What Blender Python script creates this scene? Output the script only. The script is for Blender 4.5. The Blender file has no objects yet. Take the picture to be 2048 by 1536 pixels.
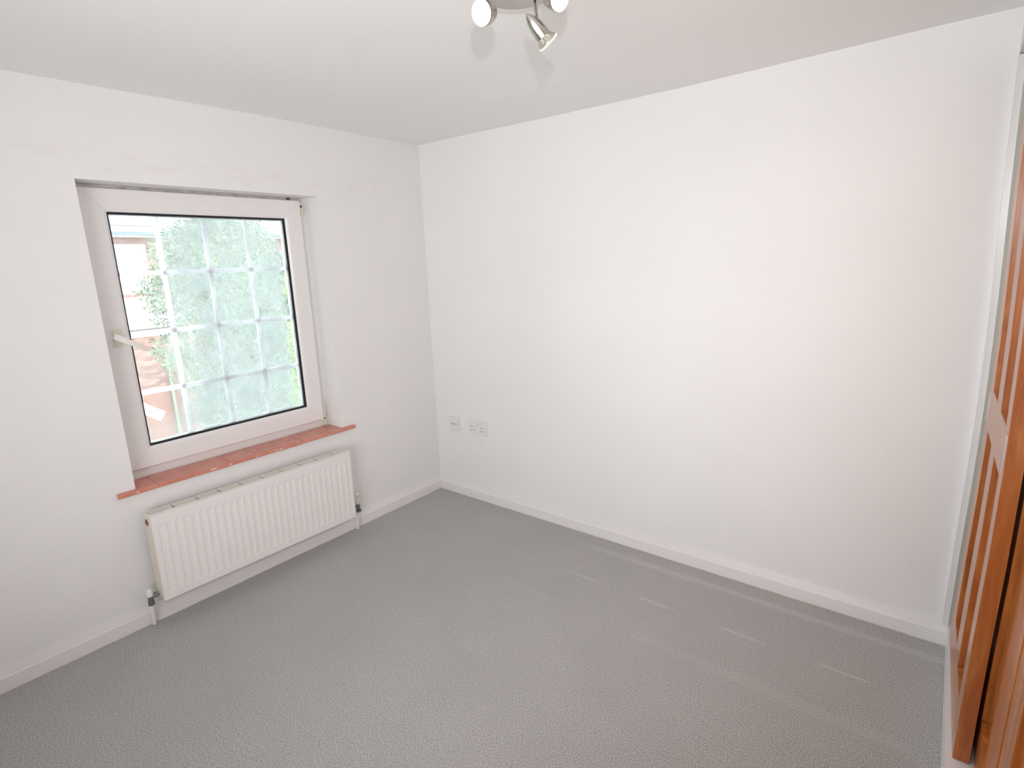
import bpy, bmesh, math, random
from mathutils import Vector, Matrix, Euler
random.seed(7)
C = bpy.context.scene.collection
S = bpy.context.scene

# ------------------------------------------------------------------ camera
CAM = Vector((2.53967, -2.38251, 1.45409))
ROT = Euler((1.35049078, 0.03538863, 0.66673814), 'XYZ')
FPX = 1103.29
cd = bpy.data.cameras.new('camera'); cam = bpy.data.objects.new('camera', cd); C.objects.link(cam)
cam.location = CAM; cam.rotation_euler = ROT
cd.sensor_width = 36; cd.lens = FPX / 2048 * 36; cd.clip_start = 0.01; cd.clip_end = 200
S.camera = cam
RM = ROT.to_matrix()
RIGHT, UP, FWD = RM.col[0].copy(), RM.col[1].copy(), -RM.col[2].copy()

# ------------------------------------------------------------------ world, light, exposure
S.view_settings.view_transform = 'Standard'; S.view_settings.look = 'None'
S.view_settings.gamma = 1; S.view_settings.use_curve_mapping = False
S.view_settings.exposure = 0.66
w = bpy.data.worlds.new('overcast'); S.world = w; w.use_nodes = True
bg = w.node_tree.nodes['Background']
bg.inputs[0].default_value = (0.90, 0.96, 1.0, 1); bg.inputs[1].default_value = 10.5

def light(name, kind, loc, energy, color=(1, 1, 1), direction=None, **kw):
    l = bpy.data.lights.new(name, kind); l.energy = energy; l.color = color
    for k, v in kw.items(): setattr(l, k, v)
    o = bpy.data.objects.new(name, l); C.objects.link(o); o.location = loc
    if direction is not None: o.rotation_euler = Vector(direction).to_track_quat('-Z', 'Y').to_euler()
    return o
# camera flash, on a bracket above the lens
light('camera_flash', 'SPOT', CAM + UP * 0.20 + RIGHT * 0.01, 37, (1.0, 0.995, 0.99),
      FWD * 0.93 + UP * 0.22 - RIGHT * .05, spot_size=math.radians(135), spot_blend=0.9, shadow_soft_size=0.011)
# unseen soft fill added behind the camera, lifts the room like bounce
light('back_fill', 'AREA', (1.75, -3.15, 1.05), 13.5, (1.0, 1.0, 1.0), (-0.35, 1, 0.28),
      shape='RECTANGLE', size=1.4, size_y=1.8, spread=math.radians(115))

H = 2.1282

# ------------------------------------------------------------------ material helpers
def mat(name, color=(.8, .8, .8), rough=.5, metal=0., spec=.5, coat=0., coat_rough=.1):
    m = bpy.data.materials.new(name); m.use_nodes = True
    b = m.node_tree.nodes['Principled BSDF']
    b.inputs['Base Color'].default_value = (*color, 1); b.inputs['Roughness'].default_value = rough
    b.inputs['Metallic'].default_value = metal; b.inputs['Specular IOR Level'].default_value = spec
    b.inputs['Coat Weight'].default_value = coat; b.inputs['Coat Roughness'].default_value = coat_rough
    return m
def N(m, t, **kw):
    n = m.node_tree.nodes.new(t)
    for k, v in kw.items(): setattr(n, k, v)
    return n
def L(m, a, b): m.node_tree.links.new(a, b)
def coords(m, scale=(1, 1, 1), rot=(0, 0, 0), loc=(0, 0, 0)):
    t = N(m, 'ShaderNodeTexCoord'); mp = N(m, 'ShaderNodeMapping')
    mp.inputs['Scale'].default_value = scale; mp.inputs['Rotation'].default_value = rot; mp.inputs['Location'].default_value = loc
    L(m, t.outputs['Object'], mp.inputs['Vector']); return mp.outputs['Vector']
def noise(m, vec, scale, detail=2, rough=.5, dist=0):
    n = N(m, 'ShaderNodeTexNoise'); n.inputs['Scale'].default_value = scale; n.inputs['Detail'].default_value = detail
    n.inputs['Roughness'].default_value = rough; n.inputs['Distortion'].default_value = dist
    L(m, vec, n.inputs['Vector']); return n.outputs['Fac']
def ramp(m, fac, stops):
    r = N(m, 'ShaderNodeValToRGB'); L(m, fac, r.inputs['Fac'])
    e = r.color_ramp.elements
    while len(e) < len(stops): e.new(.5)
    for el, (p, c) in zip(e, stops):
        el.position = p; el.color = (*c, 1) if len(c) == 3 else c
    return r.outputs['Color']
def math_(m, op, a, b=None, clamp=False):
    n = N(m, 'ShaderNodeMath', operation=op); n.use_clamp = clamp
    for i, v in enumerate((a, b)):
        if v is None: continue
        if isinstance(v, (int, float)): n.inputs[i].default_value = v
        else: L(m, v, n.inputs[i])
    return n.outputs[0]
def smooth(m, v, a, b, lo=0., hi=1.):
    n = N(m, 'ShaderNodeMapRange', interpolation_type='SMOOTHSTEP')
    L(m, v, n.inputs['Value']); n.inputs['From Min'].default_value = a; n.inputs['From Max'].default_value = b
    n.inputs['To Min'].default_value = lo; n.inputs['To Max'].default_value = hi
    return n.outputs[0]
def mixc(m, fac, a, b):
    n = N(m, 'ShaderNodeMix', data_type='RGBA')
    if isinstance(fac, (int, float)): n.inputs[0].default_value = fac
    else: L(m, fac, n.inputs[0])
    for i, v in ((6, a), (7, b)):
        if isinstance(v, tuple): n.inputs[i].default_value = (*v, 1)
        else: L(m, v, n.inputs[i])
    return n.outputs[2]
def bump(m, h, strength, dist):
    b = N(m, 'ShaderNodeBump'); b.inputs['Strength'].default_value = strength; b.inputs['Distance'].default_value = dist
    L(m, h, b.inputs['Height']); L(m, b.outputs[0], m.node_tree.nodes['Principled BSDF'].inputs['Normal'])
def base(m, c): L(m, c, m.node_tree.nodes['Principled BSDF'].inputs['Base Color'])
def xyz(m):
    s = N(m, 'ShaderNodeSeparateXYZ'); t = N(m, 'ShaderNodeTexCoord'); L(m, t.outputs['Object'], s.inputs[0]); return s.outputs

WALLC = (.83, .818, .813)
def wall_paint():
    m = mat('wall_paint', WALLC, .62, spec=.35)
    v = coords(m)
    n1 = noise(m, v, 2.2, 3); base(m, mixc(m, smooth(m, n1, .35, .7), (.825, .822, .820), (.842, .838, .836)))
    bump(m, noise(m, v, 60, 3), .10, .002); return m
M_wall = wall_paint()
def window_wall_paint():
    m = mat('window_wall_paint', WALLC, .62, spec=.35)
    v = coords(m); x, y, z = xyz(m)
    n1 = noise(m, v, 3.0, 4, .6)
    # filler strokes above the window lintel
    dz = math_(m, 'ABSOLUTE', math_(m, 'SUBTRACT', z, 1.865))
    band = smooth(m, dz, .07, .01)
    n2 = noise(m, coords(m, (1, 1.2, 4)), 6, 3, .6)
    fill = math_(m, 'MULTIPLY', band, smooth(m, n2, .5, .62))
    c = mixc(m, smooth(m, n1, .35, .7), (.825, .822, .820), (.842, .838, .836))
    base(m, mixc(m, math_(m, 'MULTIPLY', fill, .5), c, (.79, .772, .766)))
    bump(m, noise(m, v, 60, 3), .10, .002); return m
M_wwall = window_wall_paint()
def ceiling_paint():
    m = mat('ceiling_paint', (.80, .78, .765), .55, spec=.3)
    x, y, z = xyz(m)
    # brushed-on touch up patch
    n = noise(m, coords(m), 5, 4, .6)
    dx = math_(m, 'DIVIDE', math_(m, 'SUBTRACT', x, 1.12), .21)
    dy = math_(m, 'DIVIDE', math_(m, 'SUBTRACT', y, -.50), .125)
    r = math_(m, 'ADD', math_(m, 'MULTIPLY', dx, dx), math_(m, 'MULTIPLY', dy, dy))
    r = math_(m, 'ADD', r, math_(m, 'MULTIPLY', math_(m, 'SUBTRACT', n, .5), 1.6))
    patch = smooth(m, r, 1.15, .95)
    base(m, mixc(m, patch, (.885, .88, .876), (.90, .894, .892)))
    bump(m, noise(m, coords(m), 70, 2), .08, .002); return m
M_ceil = ceiling_paint()
M_gloss = mat('white_gloss_paint', (.82, .808, .81), .28, spec=.5)
def skirting():
    m = mat('skirting_gloss', (.82, .808, .81), .3)
    x, y, z = xyz(m); n = noise(m, coords(m), 9, 3)
    e = math_(m, 'MULTIPLY', smooth(m, z, .0060, .001), smooth(m, n, .35, .6, .2, .7))
    base(m, mixc(m, e, (.82, .808, .81), (.55, .47, .36))); return m
M_skirt = skirting()
M_upvc = mat('white_upvc', (.83, .82, .82), .32)
def dirty_upvc():
    m = mat('dusty_upvc', (.6, .57, .55), .5)
    n = noise(m, coords(m, (1, 1.5, 12)), 14, 4, .7)
    base(m, ramp(m, n, [(.40, (.70, .68, .66)), (.60, (.50, .46, .44)), (.68, (.10, .09, .085)), (.72, (.55, .5, .48))])); return m
M_dirty = dirty_upvc()
M_bar = mat('georgian_bar_white', (.93, .94, .95), .3)
_b = M_bar.node_tree.nodes['Principled BSDF']; _t = N(M_bar, 'ShaderNodeBsdfTranslucent'); _t.inputs[0].default_value = (.9, .93, .95, 1)
_x = N(M_bar, 'ShaderNodeMixShader'); _x.inputs[0].default_value = .55; L(M_bar, _b.outputs[0], _x.inputs[1]); L(M_bar, _t.outputs[0], _x.inputs[2])
L(M_bar, _x.outputs[0], [n for n in M_bar.node_tree.nodes if n.type == 'OUTPUT_MATERIAL'][0].inputs[0])
M_clip = mat('aged_bar_clip', (.96, .91, .85), .5)
M_cream = mat('aged_cream_plastic', (.74, .69, .55), .45)
M_handle = mat('handle_white', (.82, .80, .77), .3)
M_black = mat('black_rubber', (.02, .022, .028), .4)
M_dark = mat('gap_shade_dark', (.03, .028, .026), .8)  # shade of the door gap put into the wardrobe interior's colour
M_socket = mat('white_socket_plastic', (.80, .785, .775), .25)
M_hole = mat('pin_hole_dark', (.10, .08, .075), .7)

def carpet_mat():
    m = mat('grey_twist_carpet', (.3, .3, .3), .95, spec=.1)
    x, y, z = xyz(m); v = coords(m)
    n1 = noise(m, v, 260, 3, .7); n2 = noise(m, v, 520, 1, .6); n3 = noise(m, v, 3.0, 3, .55); n4 = noise(m, coords(m, (3, 14, 1)), 2.2, 3, .6)
    c = ramp(m, n1, [(.36, (.13, .126, .122)), (.50, (.47, .46, .45)), (.64, (.86, .845, .83))])
    c = mixc(m, .35, c, ramp(m, n2, [(.36, (.20, .193, .187)), (.64, (.76, .745, .73))]))
    # vacuum tracks running along the far wall: pale brushed pile lines
    wob = math_(m, 'MULTIPLY', math_(m, 'SUBTRACT', noise(m, v, 2.5, 2), .5), .012)
    yy = math_(m, 'ADD', y, wob)
    def track(yc, w, thr, sc, amt):
        d = math_(m, 'ABSOLUTE', math_(m, 'SUBTRACT', yy, yc))
        g = smooth(m, noise(m, coords(m, (sc, .02, 1), loc=(yc * 3, 0, 0)), 1.0, 1), thr, thr + .08)
        return math_(m, 'MULTIPLY', math_(m, 'MULTIPLY', smooth(m, d, w, w * .2), g), amt)
    ph = math_(m, 'SINE', math_(m, 'MULTIPLY', math_(m, 'SUBTRACT', x, .88), 2 * math.pi / .355))
    dash = math_(m, 'MULTIPLY', smooth(m, ph, -.6, .95), smooth(m, math_(m, 'ABSOLUTE', math_(m, 'SUBTRACT', yy, -.383)), .011, .002))
    band = math_(m, 'MULTIPLY', smooth(m, math_(m, 'ABSOLUTE', math_(m, 'SUBTRACT', yy, -.120)), .028, .006), smooth(m, x, .9, 1.4))
    t = math_(m, 'ADD', math_(m, 'MULTIPLY', dash, .28), math_(m, 'MULTIPLY', band, .22))
    t = math_(m, 'ADD', t, track(-.62, .04, .45, 1.5, .08))
    t = math_(m, 'MULTIPLY', t, smooth(m, x, .7, 1.3), True)
    c = mixc(m, t, c, (.86, .845, .83))
    c = mixc(m, smooth(m, n3, .35, .7, 0, .10), c, (.30, .30, .295))
    c = mixc(m, smooth(m, n4, .45, .7, 0, .10), c, (.54, .53, .52))
    base(m, c); bump(m, n1, .7, .006)
    b = m.node_tree.nodes['Principled BSDF']; b.inputs['Sheen Weight'].default_value = .25; b.inputs['Sheen Roughness'].default_value = .6
    return m
M_carpet = carpet_mat()

def terracotta():
    m = mat('glazed_terracotta', (.55, .2, .14), .33, spec=.6, coat=.35, coat_rough=.22)
    n = noise(m, coords(m), 18, 4, .6)
    base(m, ramp(m, n, [(.3, (.56, .20, .14)), (.7, (.68, .27, .20))]))
    bump(m, noise(m, coords(m), 25, 2), .12, .002); return m
M_terra = terracotta()
M_paintblob = mat('spilled_white_paint', (.78, .74, .73), .4)
M_mortar = mat('pale_grout', (.62, .50, .44), .9)

def pine(name, tint=1.0):
    m = mat(name, (.5, .2, .05), .26, spec=.5, coat=.25, coat_rough=.18)
    v = coords(m, (9, 9, .9))
    n = noise(m, v, 3.2, 5, .6, 1.2); n2 = noise(m, coords(m, (60, 60, 3)), 2.0, 3, .6); kn = noise(m, coords(m, (3, 3, 1.6)), 2.4, 2)
    c = ramp(m, n, [(.28, (.33 * tint, .085 * tint, .018)), (.50, (.44 * tint, .135 * tint, .030)), (.72, (.56 * tint, .215 * tint, .055))])
    c = mixc(m, smooth(m, n2, .5, .75, 0, .35), c, (.26 * tint, .07 * tint, .017))
    c = mixc(m, smooth(m, kn, .66, .76, 0, .6), c, (.22 * tint, .06 * tint, .02))
    base(m, c); bump(m, n2, .05, .001); return m
M_pine = pine('varnished_pine'); M_pine2 = pine('varnished_pine_pale', 1.12)
M_jamb = mat('grey_green_jamb', (.50, .50, .44), .5)  # one even grey-green tone, greyer than the white trim
M_pull = mat('brushed_steel_pull', (.62, .60, .60), .3, metal=1)
M_steel = mat('brushed_nickel', (.47, .45, .415), .27, metal=1)
M_chrome = mat('chrome', (.75, .75, .76), .08, metal=1)
M_brass = mat('tarnished_valve_metal', (.28, .29, .27), .35, metal=.9)
M_rad = mat('radiator_white_enamel', (.84, .825, .815), .30)
M_radside = mat('radiator_cream_enamel', (.76, .69, .60), .4)
M_radgrille = mat('radiator_ivory_enamel', (.80, .78, .70), .35)
M_core = mat('shade_dark_core', (.16, .15, .13), .8)  # core coloured dark, so the grille gaps look shaded
M_plug = mat('red_brown_plug', (.25, .07, .05), .5)
M_trv = mat('ivory_valve_plastic', (.80, .775, .70), .35)
M_grey = mat('grey_print', (.35, .33, .32), .5)

def emis(name, col, s):
    m = bpy.data.materials.new(name); m.use_nodes = True; nt = m.node_tree; nt.nodes.clear()
    e = nt.nodes.new('ShaderNodeEmission'); o = nt.nodes.new('ShaderNodeOutputMaterial')
    e.inputs[0].default_value = (*col, 1); e.inputs[1].default_value = s; nt.links.new(e.outputs[0], o.inputs[0]); return m
M_lampface = emis('lit_lamp_face', (1.0, .93, .74), 2.6)
def bulb_glass():
    m = mat('dichroic_reflector_glass', (.34, .33, .28), .15, metal=.35, spec=.8)
    b = m.node_tree.nodes['Principled BSDF']
    b.inputs['Emission Color'].default_value = (1, .92, .66, 1)
    # facets of the reflector, leaking lamp light
    wv = N(m, 'ShaderNodeTexNoise'); wv.inputs['Scale'].default_value = 90
    L(m, coords(m), wv.inputs['Vector'])
    L(m, smooth(m, wv.outputs['Fac'], .50, .64, .0, .30), b.inputs['Emission Strength']); return m
M_bulb = bulb_glass()
M_bulbrim = emis('lit_lamp_rim', (1.0, .94, .62), 1.15)

def glass_mat(name, haze):
    m = bpy.data.materials.new(name); m.use_nodes = True; nt = m.node_tree; nt.nodes.clear()
    out = nt.nodes.new('ShaderNodeOutputMaterial'); tr = nt.nodes.new('ShaderNodeBsdfTransparent')
    gl = nt.nodes.new('ShaderNodeBsdfGlossy'); gl.inputs['Roughness'].default_value = .02
    fr = nt.nodes.new('ShaderNodeFresnel'); fr.inputs[0].default_value = 1.45
    mx = nt.nodes.new('ShaderNodeMixShader')
    nt.links.new(fr.outputs[0], mx.inputs[0]); nt.links.new(tr.outputs[0], mx.inputs[1]); nt.links.new(gl.outputs[0], mx.inputs[2])
    res = mx.outputs[0]
    if haze:
        x, y, z = xyz(m)
        tl = nt.nodes.new('ShaderNodeBsdfTranslucent'); tl.inputs[0].default_value = (.27, .30, .295, 1)
        df = nt.nodes.new('ShaderNodeBsdfDiffuse'); df.inputs[0].default_value = (.45, .52, .51, 1)
        ad = nt.nodes.new('ShaderNodeMixShader'); ad.inputs[0].default_value = .35
        nt.links.new(tl.outputs[0], ad.inputs[1]); nt.links.new(df.outputs[0], ad.inputs[2])
        # wiped smears: curved streaks, denser away from the two sides
        a = noise(m, coords(m, (1, 1.1, 1.6), (.35, 0, 0)), 2.4, 5, .62, 2.2)
        b_ = noise(m, coords(m, (1, 2.2, .8), (-.5, 0, 0)), 4.0, 6, .7, 3.0)
        wv = N(m, 'ShaderNodeTexWave', wave_type='RINGS'); wv.inputs['Scale'].default_value = 3.2; wv.inputs['Distortion'].default_value = 5; wv.inputs['Detail'].default_value = 3; wv.inputs['Detail Scale'].default_value = 1.2
        L(m, coords(m, (1, 1, 1), loc=(0, .98, -1.05)), wv.inputs['Vector'])
        sm = math_(m, 'ADD', smooth(m, a, .38, .64, 0, .38), smooth(m, b_, .42, .66, 0, .20))
        sm = math_(m, 'ADD', sm, smooth(m, wv.outputs['Fac'], .3, .9, 0, .10))
        left = smooth(m, y, -1.50, -1.33, .16, 1); right = smooth(m, y, -.845, -.895, .20, 1)
        mask = math_(m, 'MULTIPLY', math_(m, 'MULTIPLY', math_(m, 'ADD', sm, .26), left), right)
        low = smooth(m, z, .90, .74, 0, .12)
        mask = math_(m, 'ADD', mask, math_(m, 'ADD', low, .035), True)
        mask = math_(m, 'MULTIPLY', mask, .80); m2 = nt.nodes.new('ShaderNodeMixShader'); L(m, mask, m2.inputs[0]); nt.links.new(res, m2.inputs[1]); nt.links.new(ad.outputs[0], m2.inputs[2])
        res = m2.outputs[0]
    nt.links.new(res, out.inputs[0]); return m
M_glass = glass_mat('clear_pane', False); M_haze = glass_mat('smeared_pane', True)

# ------------------------------------------------------------------ mesh helpers
def box(bm, x0, x1, y0, y1, z0, z1, nz=1):
    rings = []
    for i in range(nz + 1):
        z = z0 + (z1 - z0) * i / nz
        rings.append([bm.verts.new((x, y, z)) for x, y in ((x0, y0), (x1, y0), (x1, y1), (x0, y1))])
    for a, b in zip(rings, rings[1:]):
        for k in range(4): bm.faces.new((a[k], a[(k + 1) % 4], b[(k + 1) % 4], b[k]))
    bm.faces.new(rings[0][::-1]); bm.faces.new(rings[-1])
def prism(bm, prof, axis, a0, a1):
    """profile [(p,q)] extruded along axis: 'y' -> prof=(x,z); 'x' -> prof=(y,z); 'z' -> prof=(x,y)"""
    def P(p, q, a): return {'y': (p, a, q), 'x': (a, p, q), 'z': (p, q, a)}[axis]
    A = [bm.verts.new(P(p, q, a0)) for p, q in prof]; B = [bm.verts.new(P(p, q, a1)) for p, q in prof]
    n = len(prof)
    for k in range(n): bm.faces.new((A[k], A[(k + 1) % n], B[(k + 1) % n], B[k]))
    bm.faces.new(A[::-1]); bm.faces.new(B)
def lathe(bm, prof, origin, axis, seg=28, capA=False, capB=False):
    """prof [(along, radius)]"""
    axis = Vector(axis).normalized(); u = axis.orthogonal().normalized(); v = axis.cross(u); origin = Vector(origin)
    rings = []
    for t, r in prof:
        rings.append([bm.verts.new(origin + axis * t + (u * math.cos(2 * math.pi * k / seg) + v * math.sin(2 * math.pi * k / seg)) * max(r, 1e-5)) for k in range(seg)])
    for a, b in zip(rings, rings[1:]):
        for k in range(seg): bm.faces.new((a[k], a[(k + 1) % seg], b[(k + 1) % seg], b[k]))
    if capA: bm.faces.new(rings[0][::-1])
    if capB: bm.faces.new(rings[-1])
def cyl(bm, a, b, r, seg=20, r2=None):
    a, b = Vector(a), Vector(b); lathe(bm, [(0, r), ((b - a).length, r if r2 is None else r2)], a, b - a, seg, True, True)
def obj(name, bm, m, parent=None, label=None, bevel=0, smooth_=False, warp=None):
    if warp:
        for v in bm.verts: v.co = warp(v.co)
    bmesh.ops.recalc_face_normals(bm, faces=bm.faces)
    if bevel:
        es = [e for e in bm.edges if len(e.link_faces) == 2 and e.calc_face_angle(0) > .6]
        bmesh.ops.bevel(bm, geom=es, offset=bevel, segments=2, affect='EDGES', profile=.5)
    me = bpy.data.meshes.new(name); bm.to_mesh(me); bm.free()
    if smooth_:
        for p in me.polygons: p.use_smooth = True
        try: me.set_sharp_from_angle(angle=math.radians(40))
        except Exception: pass
    me.materials.append(m)
    o = bpy.data.objects.new(name, me); C.objects.link(o)
    if parent is not None: attach(o, parent)
    if label: o['label'] = label
    return o
def attach(o, parent):
    o.parent = parent; o.matrix_parent_inverse = world(parent).inverted()
def world(o):
    m = o.matrix_basis.copy()
    return (world(o.parent) @ o.matrix_parent_inverse @ m) if o.parent else m
def thing(name, loc, label=None, cat=None, group=None, kind=None):
    o = bpy.data.objects.new(name, None); C.objects.link(o); o.location = loc; o.empty_display_size = .05
    return tag(o, label, cat, group, kind)
def tag(o, label=None, cat=None, group=None, kind=None):
    if label: o['label'] = label
    if cat: o['category'] = cat
    if group: o['group'] = group
    if kind: o['kind'] = kind
    return o
def bx(*a, **k):
    b = bmesh.new(); box(b, *a, **k); return b

# ------------------------------------------------------------------ room shell
TB = .018                          # skirting thickness
RY0, RY1 = -1.697, -.7085          # window recess
RZ0, RZ1 = .580, 1.7995
b = bmesh.new()
box(b, -.32, 0, -3.3, RY0, 0, H + .04); box(b, -.32, 0, RY1, .0, 0, H + .04)
box(b, -.32, 0, RY0, RY1, 0, RZ0); box(b, -.32, 0, RY0, RY1, RZ1, H + .04)
tag(obj('wall_left', b, M_wwall), 'white painted window wall above the radiator', kind='structure')
tag(obj('wall_back', bx(-.32, 3.35, 0, .12, -.1, H + .04), M_wall), 'plain white wall with two sockets', kind='structure')
tag(obj('wall_front', bx(-.32, 3.35, -3.42, -3.3, -.1, H + .04), M_wall), 'white wall behind the camera', kind='structure')
tag(obj('floor', bx(-.3, 3.33, -3.3, 0, -.1, 0), M_carpet), 'grey twist pile carpet with vacuum tracks', kind='structure')
def interp(t, pts):
    if t <= pts[0][0]: return pts[0][1]
    for (a, va), (c, vc) in zip(pts, pts[1:]):
        if t <= c: return va + (vc - va) * (t - a) / (c - a)
    return pts[-1][1]
SAGX = [(0, 0), (.33, -.001), (.9, -.0065), (1.57, -.0092), (1.88, -.0051), (2.43, .002), (2.7, .0016)]
SAGY = [(-3.3, -.002), (-1.84, -.002), (-1.4, .0015), (-.95, .0046), (-.28, .0002), (0, 0)]
b = bmesh.new(); nx, ny = 44, 44
g = [[b.verts.new((-.05 + 3.4 * i / nx, .05 - 3.4 * j / ny, 0)) for j in range(ny + 1)] for i in range(nx + 1)]
for col in g:
    for v in col:
        v.co.z = H + interp(v.co.x, SAGX) * max(0, 1 + v.co.y / 1.4) + interp(v.co.y, SAGY) * max(0, 1 - v.co.x / 1.4)
for i in range(nx):
    for j in range(ny): b.faces.new((g[i][j], g[i + 1][j], g[i + 1][j + 1], g[i][j + 1]))
r = bmesh.ops.extrude_face_region(b, geom=b.faces[:])
for e in r['geom']:
    if isinstance(e, bmesh.types.BMVert): e.co.z = H + .12
tag(obj('ceiling', b, M_ceil, smooth_=True), 'white ceiling with a touched-up paint patch', kind='structure')
tag(obj('wall_right', bx(2.619, 3.3, -3.3, 0, 2.0, H + .03), M_wall), 'white bulkhead above the wardrobe', kind='structure')
tag(obj('wall_right_return', bx(2.72, 3.3, -3.3, -2.25, 0, 2.0), M_wall), 'white wall past the wardrobe', kind='structure').name = 'wall_near'

SK = [(0, -.002), (TB, -.002), (TB, .056), (.0145, .0600), (.0085, .0835), (.0075, .0868), (0, .0868)]
b = bmesh.new(); prism(b, SK, 'y', -3.3, -.0002)
for v in b.verts:
    if v.co.y > -.1: v.co.y = -v.co.x if v.co.x > 0 else 0
tag(obj('baseboard_left', b, M_skirt), 'white skirting board under the radiator', kind='structure')
b = bmesh.new(); prism(b, [(-p, q) for p, q in SK], 'x', 0, 2.6588)
for v in b.verts:
    if v.co.x < .1: v.co.x = -v.co.y
tag(obj('baseboard_back', b, M_skirt), 'white skirting board of the plain far wall', kind='structure')

# ------------------------------------------------------------------ window
win = thing('window_1', (-.13, (RY0 + RY1) / 2, .6), 'white plastic window with sixteen small panes in a deep recess', kind='structure')
def ring(name, y0, y1, z0, z1, prof, m, parent, gap=0.0, ms=None):
    """four mitred members; prof [(inset, x)] closed profile"""
    cor = [(y0, z0, 1, 1), (y1, z0, -1, 1), (y1, z1, -1, -1), (y0, z1, 1, -1)]
    out = []
    for k in range(4):
        a, c = cor[k], cor[(k + 1) % 4]
        b = bmesh.new(); A = []; B = []
        d = Vector((0, c[0] - a[0], c[1] - a[1])).normalized() * gap
        for u, x in prof:
            A.append(b.verts.new(Vector((x, a[0] + a[2] * u, a[1] + a[3] * u)) + d)); B.append(b.verts.new(Vector((x, c[0] + c[2] * u, c[1] + c[3] * u)) - d))
        n = len(prof)
        for i in range(n): b.faces.new((A[i], A[(i + 1) % n], B[(i + 1) % n], B[i]))
        b.faces.new(A[::-1]); b.faces.new(B)
        out.append(obj(name, b, (ms[k] if ms else m), parent))
    return out
ring('fixed_frame', RY0, RY1, .5975, RZ1, [(0, -.19), (0, -.1255), (.040, -.1255), (.040, -.19)], M_upvc, win, ms=[M_upvc, M_upvc, M_dirty, M_upvc])
SY0, SY1, SZ0, SZ1 = -1.674, -.745, .640, 1.786
GI = .0885
sash = obj('sash_core', bx(-.168, -.128, SY0 + .01, SY0 + .05, SZ0 + .012, SZ1 - .012), M_upvc, win); sash.name = 'sash'
ring('sash_member', SY0, SY1, SZ0, SZ1, [(0, -.1265), (0, -.104), (.0015, -.1012), (.004, -.100), (.0660, -.1000), (.0664, -.1010), (.0674, -.1010), (.0678, -.1004), (.078, -.1022), (GI, -.1085), (GI, -.1265)], M_upvc, sash, gap=.00035)
ring('sash_rebate', SY0 + .01, SY1 - .01, SZ0 + .01, SZ1 - .01, [(0, -.165), (0, -.127), (GI - .012, -.127), (GI - .012, -.165)], M_upvc, sash)
G0, G1, GZ0, GZ1 = SY0 + GI, SY1 - GI, SZ0 + GI - .006, SZ1 - GI + .004
ring('glazing_gasket', SY0 + GI - .0015, SY1 - GI + .0015, SZ0 + GI - .0015, SZ1 - GI + .0015, [(0, -.126), (0, -.1105), (.002, -.1105), (.0042, -.1165), (.0048, -.1165), (.0052, -.118), (.0100, -.119), (.0100, -.126)], M_black, sash)
ring('glass_spacer', SY0 + GI - .002, SY1 - GI + .002, SZ0 + GI - .002, SZ1 - GI + .002, [(0, -.146), (0, -.131), (.0130, -.131), (.0130, -.146)], M_bar, sash)
obj('glass_pane', bx(-.1302, -.1262, SY0 + GI - .006, SY1 - GI + .006, SZ0 + GI - .006, SZ1 - GI + .006), M_glass, win, 'clear inner pane')
obj('glass_pane', bx(-.1510, -.1470, SY0 + GI - .006, SY1 - GI + .006, SZ0 + GI - .006, SZ1 - GI + .006), M_haze, win, 'outer pane fogged with wiped smears')
VB = [-1.4045, -1.2125, -1.0223]; HB = [1.4562, 1.2085, .9560]
XC = -.1385
def barprof(c, hw=.0100):
    return [(XC - .0035, c - hw), (XC + .0035, c - hw), (XC + .0055, c - hw * .55), (XC + .0055, c + hw * .55), (XC + .0035, c + hw), (XC - .0035, c + hw), (XC - .0055, c + hw * .55), (XC - .0055, c - hw * .55)]
for y in VB:
    b = bmesh.new(); prism(b, barprof(y), 'z', SZ0 + GI - .001, SZ1 - GI + .001); obj('glazing_bar', b, M_bar, win)
for z in HB:
    b = bmesh.new(); prism(b, [(x, q) for x, q in barprof(z)], 'y', SY0 + GI - .001, SY1 - GI + .001); o = obj('glazing_bar', b, M_bar, win)
for y in VB:
    for z in HB: obj('bar_clip', bx(XC - .006, XC + .0062, y - .005, y + .005, z - .005, z + .005), M_clip, win)
# hinges on the right hand side
hg = obj('hinge', bx(-.1255, -.103, -.7445, -.7325, 1.742, 1.776), M_cream, win, 'upper hinge', bevel=.001)
obj('hinge_pin', bx(-.124, -.1022, -.7440, -.7340, 1.752, 1.764), M_hole, hg); obj('hinge_knuckle', bx(-.124, -.1015, -.7430, -.7345, 1.715, 1.741), M_cream, hg)
hg = obj('hinge', bx(-.1255, -.103, -.7445, -.7325, .606, .640), M_cream, win, 'lower hinge', bevel=.001)
obj('hinge_knuckle', bx(-.124, -.1005, -.7440, -.7345, .648, .735), M_cream, hg); obj('hinge_pin', bx(-.124, -.1020, -.7440, -.7340, .641, .647), M_hole, hg)
obj('stay_arm', bx(-.125, -.112, -.800, -.790, 1.787, 1.7985), M_hole, win, 'dark stay end in the gap above the sash')
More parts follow.
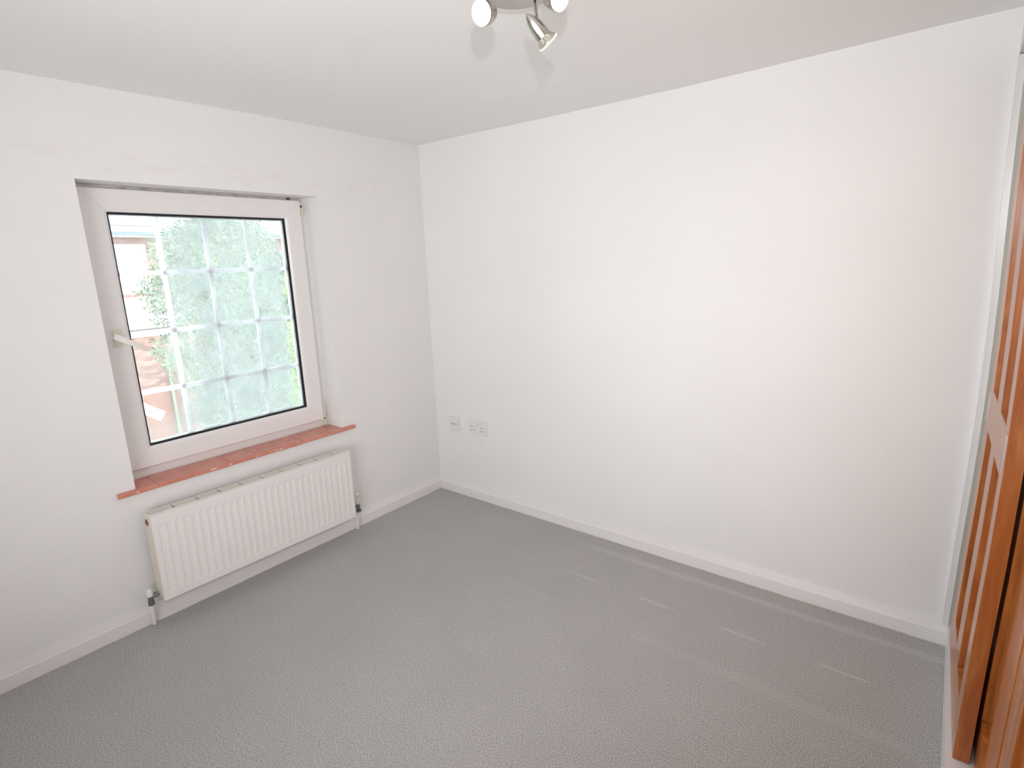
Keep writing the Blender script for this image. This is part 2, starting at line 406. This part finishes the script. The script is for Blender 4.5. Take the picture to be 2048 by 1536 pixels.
# handle
hp = obj('handle_plate', bx(-.1005, -.090, -1.6465, -1.6175, 1.170, 1.2385), M_cream, win, 'yellowed plate of the window handle', bevel=.003)
b = bmesh.new(); cyl(b, (-.092, -1.633, 1.207), (-.052, -1.641, 1.208), .012); obj('handle_neck', b, M_handle, hp, smooth_=True)
b = bmesh.new()
A0, A1 = Vector((-.048, -1.651, 1.213)), Vector((-.044, -1.537, 1.1435)); d = (A1 - A0).normalized(); nrm = Vector((1, 0, 0)); s = d.cross(nrm).normalized()
rs = []
for t, wd, th in ((0, .010, .012), (.012, .0125, .014), (.05, .011, .012), (.118, .0085, .009), (.134, .0075, .007)):
    p = A0 + d * (t - .006)
    rs.append([b.verts.new(p + s * wd * a + nrm * th * .5 * c) for a, c in ((-1, -1), (1, -1), (1, .6), (.6, 1), (-.6, 1), (-1, .6))])
for a, c in zip(rs, rs[1:]):
    for k in range(6): b.faces.new((a[k], a[(k + 1) % 6], c[(k + 1) % 6], c[k]))
b.faces.new(rs[0][::-1]); b.faces.new(rs[-1])
obj('handle_grip', b, M_handle, hp, smooth_=True)

# ------------------------------------------------------------------ tiled sill
sill = thing('window_sill', (-.05, -1.2, .585), 'terracotta tiled window sill with splashes of white paint', 'sill')
JY = [-1.766, -1.62, -1.469, -1.321, -1.1955, -1.085, -.955, -.797, -.633]
XF = .021
def tileprof(x0):
    p = [(x0, .5805), (XF - .003, .5790), (XF, .5815)]
    for k in range(6):
        a = math.radians(90 * k / 5); p.append((XF - .008 + .008 * math.cos(a), .5885 + .008 * math.sin(a)))
    return p + [(x0, .5975)]
for k, (a, c) in enumerate(zip(JY, JY[1:])):
    b = bmesh.new(); g = .0011; a += g; c -= g
    if k == 0:
        prism(b, tileprof(.0008), 'y', a, RY0 + .0008); prism(b, tileprof(-.1215), 'y', RY0 + .0008, c)
    elif k == len(JY) - 2:
        prism(b, tileprof(-.1215), 'y', a, RY1 - .0008); prism(b, tileprof(.0008), 'y', RY1 - .0008, c)
    else: prism(b, tileprof(-.1215), 'y', a, c)
    for v in b.verts: v.co.z += .0006 * math.sin(k * 2.3) 
    obj('tile', b, M_terra, sill, smooth_=True)
b = bmesh.new(); prism(b, [(-.121, .5803), (.019, .5803), (.0195, .588), (.0125, .5945), (-.121, .5958)], 'y', RY0 + .002, RY1 - .002); obj('grout_bed', b, M_mortar, sill)
obj('outer_sill', bx(-.318, -.1256, RY0 + .0005, RY1 - .0005, .5802, .5973), M_upvc, win)
for (y, n_) in ((-1.696, 1), (-1.405, 3), (-1.10, 4), (-1.195, 1), (-1.321, 1), (-1.08, 2)):
    for k in range(n_):
        b = bmesh.new(); bmesh.ops.create_icosphere(b, subdivisions=1, radius=1)
        for v in b.verts: v.co = Vector((XF + v.co.x * .0014 - .0006, y + k * .011 + v.co.y * random.uniform(.003, .008), .588 + random.uniform(-.003, .003) + v.co.z * .0022))
        obj('paint_splash', b, M_paintblob, sill, smooth_=True)

# ------------------------------------------------------------------ radiator
rad = thing('radiator', (.05, -1.22, .3), 'white ribbed panel radiator under the window sill', 'radiator')
RA, RB, RZa, RZb = -1.697, -.741, .113, .4945
XR = .100
b = bmesh.new()
ys = [RA, RA + .004]; hs = []
nrib = 29; pitch = .03222; first = -1.664
cols = [(RA, -.004), (RA + .003, 0)]
for k in range(nrib):
    c = first + k * pitch
    cols += [(c - .0112, 0), (c - .0085, 1), (c + .0070, 1), (c + .0100, 0)]
cols += [(RB - .003, 0), (RB, -.004)]
rows = [(RZa, -.004), (RZa + .003, 0), (.1480, 0), (.1545, 1), (.4440, 1), (.4485, 0), (RZb - .003, 0), (RZb, -.004)]
def radx(cv, rv):
    base_ = (cv if cv < 0 else 0) + (rv if rv < 0 else 0)
    return XR + base_ - (.0021 if cv == 1 and rv == 1 else 0)
gr = [[b.verts.new((radx(cv, rv), y, z)) for z, rv in rows] for y, cv in cols]
for i in range(len(cols) - 1):
    for j in range(len(rows) - 1): b.faces.new((gr[i][j], gr[i + 1][j], gr[i + 1][j + 1], gr[i][j + 1]))
# back rim
rim = [gr[i][0] for i in range(len(cols))] + [gr[-1][j] for j in range(1, len(rows))] + [gr[i][-1] for i in range(len(cols) - 2, -1, -1)] + [gr[0][j] for j in range(len(rows) - 2, 0, -1)]
bk = [b.verts.new((XR - .013, v.co.y, v.co.z)) for v in rim]
for k in range(len(rim)): b.faces.new((rim[k], bk[k], bk[(k + 1) % len(rim)], rim[(k + 1) % len(rim)]))
b.faces.new(bk)
obj('ribbed_panel', b, M_rad, rad)
# side covers
sc = obj('side_cover', bx(.036, XR - .002, RA - .0035, RA - .0005, .128, RZb + .001), M_radside, rad, 'cream left side cover', bevel=.0012)
b = bmesh.new(); lathe(b, [(0, .0145), (.001, .0145), (.0012, .009), (.004, .0085)], (.066, RA - .0035, .462), (0, -1, 0), 20, True, True); obj('blanking_plug', b, M_plug, sc, 'red brown plug in the side cover', smooth_=True)
obj('side_cover', bx(.036, XR - .002, RB + .0005, RB + .0035, .118, RZb + .001), M_rad, rad, bevel=.0012)
obj('top_rail', bx(XR - .0115, XR + .0005, RA - .003, RB + .003, RZb + .0002, RZb + .0035), M_rad, rad, bevel=.0012)
obj('top_rail', bx(.036, .0395, RA - .003, RB + .003, RZb - .006, RZb + .003), M_radgrille, rad)
obj('end_strip', bx(.040, XR - .012, RA - .003, RA + .004, RZb - .001, RZb + .003), M_radgrille, rad)
obj('end_strip', bx(.040, XR - .012, RB - .012, RB + .003, RZb - .001, RZb + .003), M_radgrille, rad)
obj('convector_core', bx(.046, XR - .0145, RA + .006, RB - .006, .135, RZb - .020), M_core, rad)
GY = [-1.5971, -1.5012, -1.4077, -1.3108, -1.2132, -1.1149, -1.0161, -.9233, -.8256]
ed = [RA + .005] + GY + [RB - .013]
for k, (a, c) in enumerate(zip(ed, ed[1:])):
    b = bmesh.new(); a0 = a + (.0038 if k else 0); c0 = c - (.0038 if k < 9 else 0)
    for q in range(6):
        x = .0405 + q * .0080; box(b, x, x + .0048, a0, c0, RZb - .003, RZb + .001)
    for q in range(2):
        y = a0 + (c0 - a0) * q; y = min(max(y, a0 + .001), c0 - .001); box(b, .0400, XR - .0125, y - .001, y + .001, RZb - .0045, RZb - .0031)
    obj('grille_section', b, M_radgrille, rad)
obj('wall_bracket', bx(.0005, .045, -1.50, -1.47, .20, .44), M_radside, rad); obj('wall_bracket', bx(.0005, .045, -.97, -.94, .20, .44), M_radside, rad)
# thermostatic valve, right
VX, VY = .047, -.690
v = bmesh.new(); cyl(v, (VX, VY, .112), (VX, VY, .160), .0115); 
cyl(v, (VX, VY, .137), (VX + .006, RB + .003, .137), .0075); tv = obj('thermostatic_valve', v, M_brass, rad, 'valve with ivory thermostat head', smooth_=True)
v = bmesh.new(); cyl(v, (VX, VY, .140), (VX, VY, .146), .014, 6); cyl(v, (VX, VY, .112), (VX, VY, .125), .0135, 6); cyl(v, (VX + .004, VY, .125), (VX + .020, VY + .002, .125), .009, 12); obj('valve_nut', v, M_brass, tv)
v = bmesh.new(); lathe(v, [(0, .0125), (.004, .0145), (.05, .0150), (.062, .0135), (.066, .010)], (VX, VY, .160), (0, 0, 1), 24, True, True)
obj('valve_head', v, M_trv, tv, smooth_=True)
obj('valve_head_mark', bx(VX + .0135, VX + .0152, VY - .005, VY + .003, .204, .213), M_grey, tv); obj('head_grip', bx(VX - .004, VX + .006, VY + .013, VY + .0185, .172, .200), M_trv, tv, bevel=.002)
v = bmesh.new(); cyl(v, (.029, VY - .001, .0005), (VX, VY, .113), .0078); obj('pipe', v, M_gloss, rad, smooth_=True)
# lockshield valve, left
LX, LY = .047, -1.731
v = bmesh.new(); cyl(v, (LX, LY, .098), (LX, LY, .140), .0105); cyl(v, (LX, LY, .130), (LX + .006, RA - .004, .140), .0075)
lv = obj('lockshield_valve', v, M_brass, rad, 'valve with white plastic cap', smooth_=True)
v = bmesh.new(); cyl(v, (LX, LY, .098), (LX, LY, .113), .0135, 6); cyl(v, (LX + .003, LY + .013, .1345), (LX + .005, LY + .024, .138), .0125, 6); obj('valve_nut', v, M_brass, lv)
v = bmesh.new(); lathe(v, [(0, .0125), (.012, .0130), (.027, .0105), (.034, .0065)], (LX, LY, .138), (0, 0, 1), 20, True, True); obj('valve_cap', v, M_gloss, lv, smooth_=True)
v = bmesh.new(); cyl(v, (.031, LY + .002, .0005), (LX, LY, .099), .0085); obj('pipe', v, M_gloss, rad, smooth_=True)
# the radiator hangs slightly low at its right end
for ch in rad.children: pass
rad.rotation_euler.x = -.0085

# ------------------------------------------------------------------ sockets
dx, dz = .2858, .5126
ds = thing('double_socket', (dx + .073, 0, dz - .043), 'white double power socket on the plain wall, right of the smaller plate', 'socket')
obj('face_plate', bx(dx, dx + .146, -.0095, -.0003, dz - .086, dz), M_socket, ds, bevel=.002)
for ox, ex, sx_, pa, pb in ((0, .030, .012, .0235, .043), (0, .105, .123, .098, .118)):
    obj('earth_hole', bx(dx + ex - .002, dx + ex + .002, -.0100, -.0090, dz - .047, dz - .038), M_hole, ds)
    obj('fixing_screw', bx(dx + sx_ - .0022, dx + sx_ + .0022, -.0100, -.0090, dz - .0455, dz - .041), M_grey, ds)
    for p_ in (pa, pb): obj('pin_hole', bx(dx + p_ - .0035, dx + p_ + .0035, -.0100, -.0090, dz - .0650, dz - .0605), M_hole, ds)
for q in (.0600, .0735): obj('rocker_switch', bx(dx + q, dx + q + .0105, -.0125, -.0094, dz - .040, dz - .017), M_socket, ds, bevel=.0012)
ax, az = .1196, .5074
ss = thing('aerial_socket', (ax + .043, 0, az - .043), 'small square white aerial socket nearest the room corner', 'socket')
obj('face_plate', bx(ax, ax + .086, -.0095, -.0003, az - .086, az), M_socket, ss, bevel=.002)
obj('raised_centre', bx(ax + .024, ax + .062, -.0125, -.0094, az - .066, az - .028), M_socket, ss, bevel=.0015)
obj('jack_opening', bx(ax + .032, ax + .053, -.0130, -.0122, az - .046, az - .041), M_hole, ss)
obj('jack_shutter', bx(ax + .034, ax + .051, -.0134, -.0122, az - .054, az - .047), M_socket, ss)
for q in (.012, .071): obj('fixing_screw', bx(ax + q - .0024, ax + q + .0024, -.0101, -.0092, az - .045, az - .040), M_hole, ss)

# ------------------------------------------------------------------ wardrobe with sliding doors
BOW = [(0, 0), (.15, 0), (.4, .0015), (.7, .0055), (.95, .0055), (1.2, .001), (1.43, -.006), (1.66, -.014), (2.0, -.0225)]
def warp(co): return Vector((co.x + interp(co.z, BOW), co.y, co.z))
wd = thing('wardrobe', (2.9, -1.1, 0), 'built-in wardrobe with sliding varnished pine doors and white plinth', 'wardrobe')
ZT = 1.995
NZ = 16
obj('edge_trim', bx(2.6400, 2.6575, -.024, -.0005, .0870, ZT, nz=NZ), M_gloss, wd, 'white vertical trim against the far wall', warp=warp)
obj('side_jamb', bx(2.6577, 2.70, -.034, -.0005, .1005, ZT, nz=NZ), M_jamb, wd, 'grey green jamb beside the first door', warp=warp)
b = bx(2.6590, 2.80, -2.24, -.0005, .0005, .1000)
for v in b.verts:
    if v.co.z < .05: pass
pl = obj('plinth', b, M_skirt, wd, 'white plinth board under the doors')
obj('head_rail', bx(2.640, 2.80, -2.24, -.0005, 1.9955, 1.9995), M_gloss, wd)
obj('carcass_back', bx(3.24, 3.28, -2.24, -.0005, .1005, 1.995), M_dark, wd); obj('carcass_side', bx(2.80, 3.238, -.03, -.0005, .1005, 1.995), M_dark, wd)
obj('carcass_floor', bx(2.801, 3.238, -2.24, -.031, .08, .1), M_dark, wd)

def door(xf, slope, y_far, y_near, stile_far, op, mun, stile_near, label, mt):
    """op: list of openings [(ya, yb)] far->near in absolute y"""
    T = .0355
    def wp(co): return Vector((co.x + (y_far - co.y) * slope + interp(co.z, BOW), co.y, co.z))
    d = obj('door', bx(xf + .016, xf + T - .004, y_near + .004, y_far - .004, .1030, 1.986, nz=NZ), mt, wd, label, warp=wp)
    g = .0002
    verts_ = [y_far] + [q for o_ in op for q in o_] + [y_near]
    for k in range(0, len(verts_), 2):
        nm = 'stile' if k in (0, len(verts_) - 2) else 'muntin'
        z0, z1 = (.1015, 1.988) if nm == 'stile' else (.236, 1.90)
        obj(nm, bx(xf, xf + T if nm == 'stile' else xf + .017, verts_[k + 1] + g, verts_[k] - g, z0, z1, nz=NZ), mt, d, warp=wp, bevel=.0009)
    inner0, inner1 = verts_[1], verts_[-2]
    for z0, z1 in ((.1015, .235), (.892, 1.018), (1.90, 1.988)):
        if (z0, z1) == (.892, 1.018): # mid rail runs between the stiles, muntins stop against it
            obj('rail', bx(xf - .0001, xf + .018, inner1 - g, inner0 + g, z0, z1, nz=2), mt, d, warp=wp)
        else: obj('rail', bx(xf, xf + .018, inner1 - g, inner0 + g, z0, z1, nz=2), mt, d, warp=wp)
    for (ya, yb) in op:
        for z0, z1 in ((.245, .885), (1.026, 1.893)):
            obj('panel', bx(xf + .0125, xf + .0165, yb + .012, ya - .012, z0, z1, nz=8), mt, d, warp=wp)
    return d, wp
sl = .0189
d1, wp1 = door(2.6626, sl, -.100, -.706, .1, [(-.215, -.370), (-.480, -.635)], .11, .07, 'pine door nearest the far wall, in the front track', M_pine)
for yy, z0, z1 in ((-.127, .905, .995), (-.683, .912, 1.010)):
    pu = obj('door_pull', bx(2.6626 - .0022, 2.6626 + .0002, yy - .008, yy + .008, z0, z1, nz=2), M_pull, d1, 'steel pull plate', warp=wp1, bevel=.0006)
d2, wp2 = door(2.7190, .002, -.42, -1.005, .1, [(-.50, -.61), (-.69, -.862)], .08, .14, 'pine door in the rear track, second from the far wall', M_pine2)
d3, wp3 = door(2.7225, .002, -1.0058, -1.62, .1, [(-1.118, -1.28), (-1.39, -1.53)], .11, .09, 'pine door nearest the camera', M_pine2)
d4, wp4 = door(2.7225, .002, -1.6208, -2.235, .1, [(-1.74, -1.88), (-1.99, -2.13)], .11, .09, 'pine door beside the camera', M_pine2)

# ------------------------------------------------------------------ ceiling spotlight
def px(u, v, depth): return CAM + RM @ (Vector(((u - 1024) / FPX, -(v - 768) / FPX, -1)) * depth)
def camdir(r, u, f): return (RIGHT * r + UP * u + FWD * f).normalized()
ray = lambda u, v: camdir((u - 1024) / FPX, -(v - 768) / FPX, 1)
zf = H - .036
def on_plane(u, v, z):
    d = ray(u, v); return CAM + d * ((z - CAM.z) / d.z)
pc = on_plane(1031, -14, zf)
ccl = H + interp(pc.x, SAGX) * max(0, 1 + pc.y / 1.4) + interp(pc.y, SAGY) * max(0, 1 - pc.x / 1.4)
lt = thing('ceiling_spotlight', (pc.x, pc.y, ccl), 'round brushed nickel ceiling light with angled spot heads', 'lamp')
b = bmesh.new(); lathe(b, [(ccl - zf - .0004, .095), (.004, .096), (.0012, .0935), (0, .0895)], (pc.x, pc.y, zf), (0, 0, 1), 64, True, True)
obj('mounting_plate', b, M_steel, lt, smooth_=True)
def head(F, d, body_len, protrude, arm_px, arm_d0, arm_d1, on):
    """F centre of the lamp's front face, d beam direction"""
    d = Vector(d).normalized(); T = F - d * (body_len + protrude)
    b = bmesh.new(); Lb = body_len
    prof = [(0, .0005), (Lb * .04, .0028), (Lb * .15, .0075), (Lb * .32, .0122), (Lb * .55, .0155), (Lb * .8, .0168), (Lb, .0172), (Lb - .0006, .0160), (Lb - .02, .0150), (Lb - .021, .001)]
    if protrude < .012: prof = [(0, .0005), (Lb * .04, .004), (Lb * .15, .010), (Lb * .32, .0165), (Lb * .55, .0215), (Lb * .8, .0245), (Lb, .0260), (Lb - .0006, .0250), (Lb - .02, .0235), (Lb - .021, .001)]
    lathe(b, prof, T, d, 36, False, True)
    h = obj('spot_head', b, M_steel, lt, smooth_=True)
    b = bmesh.new()
    lathe(b, [(-.030, .006), (-.026, .0105), (-.018, .0165), (-.010, .0205), (-.0035, .0238), (-.0015, .0245)], F, d, 36, True, False)
    obj('reflector_bulb', b, M_bulb, h, smooth_=True)
    b = bmesh.new(); lathe(b, [(-.0022, .0243), (-.0022, .0252), (.0005, .0252), (.0012, .0235), (.0004, .0222)], F, d, 36); obj('bulb_rim', b, M_bulbrim, h, smooth_=True)
    b = bmesh.new(); lathe(b, [(0, .0226), (.0012, .016), (.0016, .0005)], F, d, 36, True, True); obj('bulb_face', b, M_lampface, h, smooth_=True)
    light('bulb_light', 'SPOT', F + d * .006, 2.2, (1, .93, .82), d, spot_size=math.radians(100), spot_blend=1.0, shadow_soft_size=.02)
    return T, h
# left head, facing the camera
F1 = px(962, 26, 1.19); d1v = (-ray(962, 26) * .72 - RIGHT * .54 - UP * .05)
T1, h1 = head(F1, d1v, .050, .004, None, 0, 0, True)
F2 = px(1120, -3, 1.21); d2v = (-ray(1120, -3) * .74 + RIGHT * .66 - UP * .10)
T2, h2 = head(F2, d2v, .058, .004, None, 0, 0, True)
P3 = px(1052, 27, 1.235); d3v = camdir(.80, -.665, .52); F3 = P3 + d3v * .0765
T3, h3 = head(F3, d3v, .0585, .0180, None, 0, 0, True)
# chrome stems from the plate to each head
def stem(hpt, u, v):
    top = on_plane(u, v, zf); b = bmesh.new(); cyl(b, top + Vector((0, 0, .002)), hpt, .0042, 16)
    lathe(b, [(-.006, .0075), (.006, .0075)], hpt, RIGHT, 16, True, True)
    obj('stem', b, M_chrome, lt, smooth_=True)
stem(T3 + d3v * .030 + RIGHT * .006 + UP * .006, 1070, 6)
stem(px(977, 5, 1.225), 974, -30)
stem(F2 - d2v.normalized() * .040 + UP * .012, 1084, -26)

# ------------------------------------------------------------------ outside
GZ = -4.4
def grass():
    m = mat('damp_lawn', (.10, .16, .06), .95); n = noise(m, coords(m), 6, 4); base(m, ramp(m, n, [(.3, (.04, .07, .028)), (.7, (.09, .125, .05))])); return m
tag(obj('garden_ground', bx(-40, -.33, -25, 32, GZ - .1, GZ), grass()), 'garden lawn far below the window', 'lawn', kind='structure')
def brickwall(name):
    m = mat(name, (.4, .2, .15), .9)
    t = N(m, 'ShaderNodeTexBrick'); t.inputs['Scale'].default_value = 1; t.inputs['Brick Width'].default_value = .225; t.inputs['Row Height'].default_value = .075
    t.inputs['Mortar Size'].default_value = .006; t.inputs['Color1'].default_value = (.11, .048, .04, 1); t.inputs['Color2'].default_value = (.08, .034, .029, 1); t.inputs['Mortar'].default_value = (.17, .155, .145, 1)
    cx = N(m, 'ShaderNodeCombineXYZ'); x, y, z = xyz(m); L(m, y, cx.inputs[0]); L(m, z, cx.inputs[1]); L(m, cx.outputs[0], t.inputs['Vector']); base(m, t.outputs['Color']); return m
M_brickw = brickwall('distant_brickwork')
M_b = [mat('red_brick', (.12, .056, .043), .9), mat('pale_brick', (.14, .083, .064), .9), mat('brown_brick', (.08, .042, .034), .9)]
M_mort = mat('lime_mortar', (.155, .145, .132), .95)
M_slate = mat('pale_slate', (.105, .103, .12), .6); M_gut = mat('blue_grey_gutter', (.085, .11, .14), .4); M_white = mat('white_render', (.80, .80, .80), .6)
M_blind = mat('white_blind', (.75, .75, .75), .6); M_post = mat('green_timber', (.085, .105, .07), .85); M_gapd = mat('blind_shadow', (.16, .17, .18), .9)
HX = -17.5
hs_ = thing('neighbour_house', (HX - 3, 6.5, GZ), 'brick house with pale roof and blue grey gutter beyond the trees', 'house')
obj('wall', bx(HX - 7, HX, -1.2, 17.5, GZ, 2.62), M_brickw, hs_)
b = bmesh.new(); prism(b, [(HX + .52, 2.80), (HX + .52, 2.86), (HX - 6.4, 6.4), (HX - 8, 3.6), (HX - 8, 2.80)], 'y', -1.6, 17.9); rf = obj('roof', b, M_slate, hs_)
for k in range(12):
    b = bmesh.new(); x = HX + .50 - k * .34; z = 2.875 + k * .34 * .512
    prism(b, [(x + .02, z), (x + .02, z + .03), (x - .34, z + .204), (x - .34, z + .175)], 'y', -1.6, 17.9); obj('slate_course', b, M_slate, rf)
b = bmesh.new(); prism(b, [(HX + .52, 2.79), (HX + .68, 2.79), (HX + .74, 2.68), (HX + .70, 2.60), (HX + .58, 2.575), (HX + .50, 2.62)], 'y', -1.7, 18.0); obj('gutter', b, M_gut, hs_)
obj('fascia', bx(HX + .4, HX + .49, -1.6, 17.9, 2.55, 2.798), M_white, hs_); obj('soffit', bx(HX, HX + .4, -1.6, 17.9, 2.622, 2.65), M_white, hs_)
wf = obj('window_frame', bx(HX + .001, HX + .05, 3.664, 4.50, .857, 2.349), M_white, hs_)
obj('blind_backing', bx(HX + .0502, HX + .053, 3.76, 4.41, .93, 2.27), M_gapd, wf)
for k in range(10): obj('blind_slat', bx(HX + .0532, HX + .075, 3.765, 4.405, .935 + k * .133, .935 + k * .133 + .118), M_blind, wf)
obj('rendered_panel', bx(HX + .001, HX + .08, 3.0, 5.47, -.25, .743), M_white, hs_, 'white rendered band below the window')
# garden wall: the largest bricks one by one, the rest joined
GX = -16.7
gw = thing('garden_wall', (GX, 3.5, GZ), 'red brick garden wall behind green timber posts', 'wall')
obj('mortar', bx(GX - .33, GX - .008, .8, 5.22, GZ, -.422), M_mort, gw)
obj('coping', bx(GX - .36, GX + .05, .8, 5.26, -.42, -.33), M_white, gw, 'pale coping stone')
b = bx(-.10, .0, 0, .213, 0, .063); bmesh.ops.recalc_face_normals(b, faces=b.faces)
mes = []
for mm in M_b:
    m_ = bpy.data.meshes.new('brick'); b.to_mesh(m_); m_.materials.append(mm); mes.append(m_)
b.free(); nb = 0; rest = bmesh.new()
for row in range(52):
    z = -.422 - .075 * (row + 1) + .006; off = .1125 if row % 2 else 0
    for k in range(12):
        y = 2.42 + off + k * .225
        if y + .213 > 5.215: continue
        if nb < 290:
            o = bpy.data.objects.new('brick', mes[random.choice((0, 0, 1, 2))]); C.objects.link(o)
            o.location = (GX + random.uniform(-.002, .004), y, z); o.parent = gw; o.matrix_parent_inverse = Matrix.Translation(-gw.location); nb += 1
        elif z > GZ: box(rest, GX - .1, GX + random.uniform(-.002, .004), y, y + .213, z, z + .063)
tag(obj('brickwork', rest, M_b[0], gw), kind='stuff')
for yy in (4.27, 4.60):
    tag(obj('timber_post', bx(GX + .06, GX + .15, yy - .035, yy + .035, GZ, -.83 if yy < 4.4 else -.97), M_post), 'green timber post in front of the brick wall, ' + ('left' if yy < 4.4 else 'right') + ' of the pair', 'post', 'timber posts by the brick wall')
# white outdoor rail close to the glass
b = bmesh.new(); 
ra, rb = Vector((-.5, -1.62, .93)), Vector((-.5, -1.392, .757)); dr = (rb - ra).normalized(); up_ = Vector((0, -dr.z, dr.y))
vs = [(-.5 + sx * .02, ra + 0 * dr, sz) for sx in (-1, 1) for sz in (-1, 1)]
A = [b.verts.new(ra + Vector((sx * .02, 0, 0)) + up_ * sz * .025) for sx, sz in ((-1, -1), (1, -1), (1, 1), (-1, 1))]
B = [b.verts.new(rb + Vector((sx * .02, 0, 0)) + up_ * sz * .025) for sx, sz in ((-1, -1), (1, -1), (1, 1), (-1, 1))]
for k in range(4): b.faces.new((A[k], A[(k + 1) % 4], B[(k + 1) % 4], B[k]))
b.faces.new(A[::-1]); b.faces.new(B)
ro = obj('vent_arm', b, M_white, bevel=.004); tag(ro, 'white slanting arm just outside the lower left pane', 'arm')
b = bmesh.new(); prism(b, [(-.33, .86), (-.33, .93), (-.52, .955), (-.52, .905)], 'y', -1.68, -1.60); obj('arm_bracket', b, M_white, ro)

def leafmat(name, c0, c1):
    m = mat(name, c0, .7); n = noise(m, coords(m), 3, 3); base(m, ramp(m, n, [(.35, c0), (.65, c1)]))
    return m
M_leafA = leafmat('conifer_leaf', (.026, .047, .028), (.066, .095, .04)); M_leafB = leafmat('dark_leaf', (.025, .06, .035), (.06, .11, .055)); M_leafC = leafmat('ivy_leaf', (.085, .13, .03), (.15, .21, .05))
M_bark = mat('brown_bark', (.16, .11, .08), .9)
def foliage(name, blobs, n, size, m, parent, droop=.0, seed=1):
    rnd = random.Random(seed); vs, fs = [], []
    wts = [bl[3] * bl[4] * bl[5] for bl in blobs]; tot = sum(wts)
    for bl, wgt in zip(blobs, wts):
        cx, cy, cz, rx, ry, rz = bl
        for _ in range(int(n * wgt / tot)):
            while True:
                p = Vector([rnd.uniform(-1, 1) for _ in range(3)])
                if .25 < p.length < 1: break
            p = Vector((cx + p.x * rx, cy + p.y * ry, cz + p.z * rz))
            a = Vector([rnd.gauss(0, 1) for _ in range(3)]); a.z -= droop; a.normalize(); c = a.orthogonal().normalized()
            c.rotate(Matrix.Rotation(rnd.uniform(0, 6.3), 3, a)); s_ = size * rnd.uniform(.6, 1.4)
            i = len(vs); vs += [p, p + a * s_ * .5 + c * s_ * .3, p + a * s_, p + a * s_ * .5 - c * s_ * .3]; fs.append((i, i + 1, i + 2, i + 3))
    me_ = bpy.data.meshes.new(name); me_.from_pydata([tuple(v) for v in vs], [], fs); me_.materials.append(m)
    o = bpy.data.objects.new(name, me_); C.objects.link(o); o['kind'] = 'stuff'; attach(o, parent); return o
def tree(name, x, y, h, label, cat, blobs, n, size, m, droop=0., seed=1, group=None, r=.1):
    t = thing(name, (x, y, GZ), label, cat, group)
    b = bmesh.new(); lathe(b, [(0, r), (h * .5, r * .7), (h, r * .3)], (x, y, GZ), (0, 0, 1), 10, True, True); obj('trunk', b, M_bark, t, smooth_=True)
    foliage('foliage', blobs, n, size, m, t, droop, seed); return t
tree('conifer_tree', -6.0, 1.5, 6.4, 'large drooping conifer filling the middle panes', 'tree',
     [(-6, 1.6, 1.35, .6, .85, 1.15), (-6, 1.75, -.2, .6, .9, 1.2), (-5.9, .80, .95, .4, .40, .42), (-5.9, .62, 1.22, .3, .30, .30), (-5.9, 1.0, 1.6, .4, .5, .5), (-6, 1.9, -1.3, .5, .8, .8), (-5.9, .66, .42, .3, .28, .30), (-5.9, .82, .12, .3, .26, .3)], 42000, .050, M_leafA, .8, 3)
tree('broadleaf_tree', -7.3, 3.0, 6.0, 'dark broadleaf tree behind the right hand panes', 'tree',
     [(-7.3, 2.87, .87, .45, .79, 1.0), (-7.3, 3.18, -.71, .45, .95, 1.16), (-7.3, 2.55, -1.76, .45, .95, .84)], 22000, .065, M_leafB, 0, 5)
tree('ivy_shrub', -4.9, 2.12, 5.7, 'yellow green ivy clad shrub at the right edge of the window', 'shrub',
     [(-4.9, 2.08, 1.18, .22, .2, .41), (-4.9, 2.0, .4, .22, .18, .46), (-4.9, 1.91, -.33, .22, .18, .46)], 6500, .038, M_leafC, 0, 8, r=.05)
tree('garden_shrub', -4.1, .65, 2.7, 'low garden shrub at the foot of the middle panes', 'shrub',
     [(-4.1, .81, -1.15, .4, .56, .46), (-4.1, 1.32, -1.0, .4, .46, .46)], 9000, .045, M_leafB, 0, 9, r=.04)
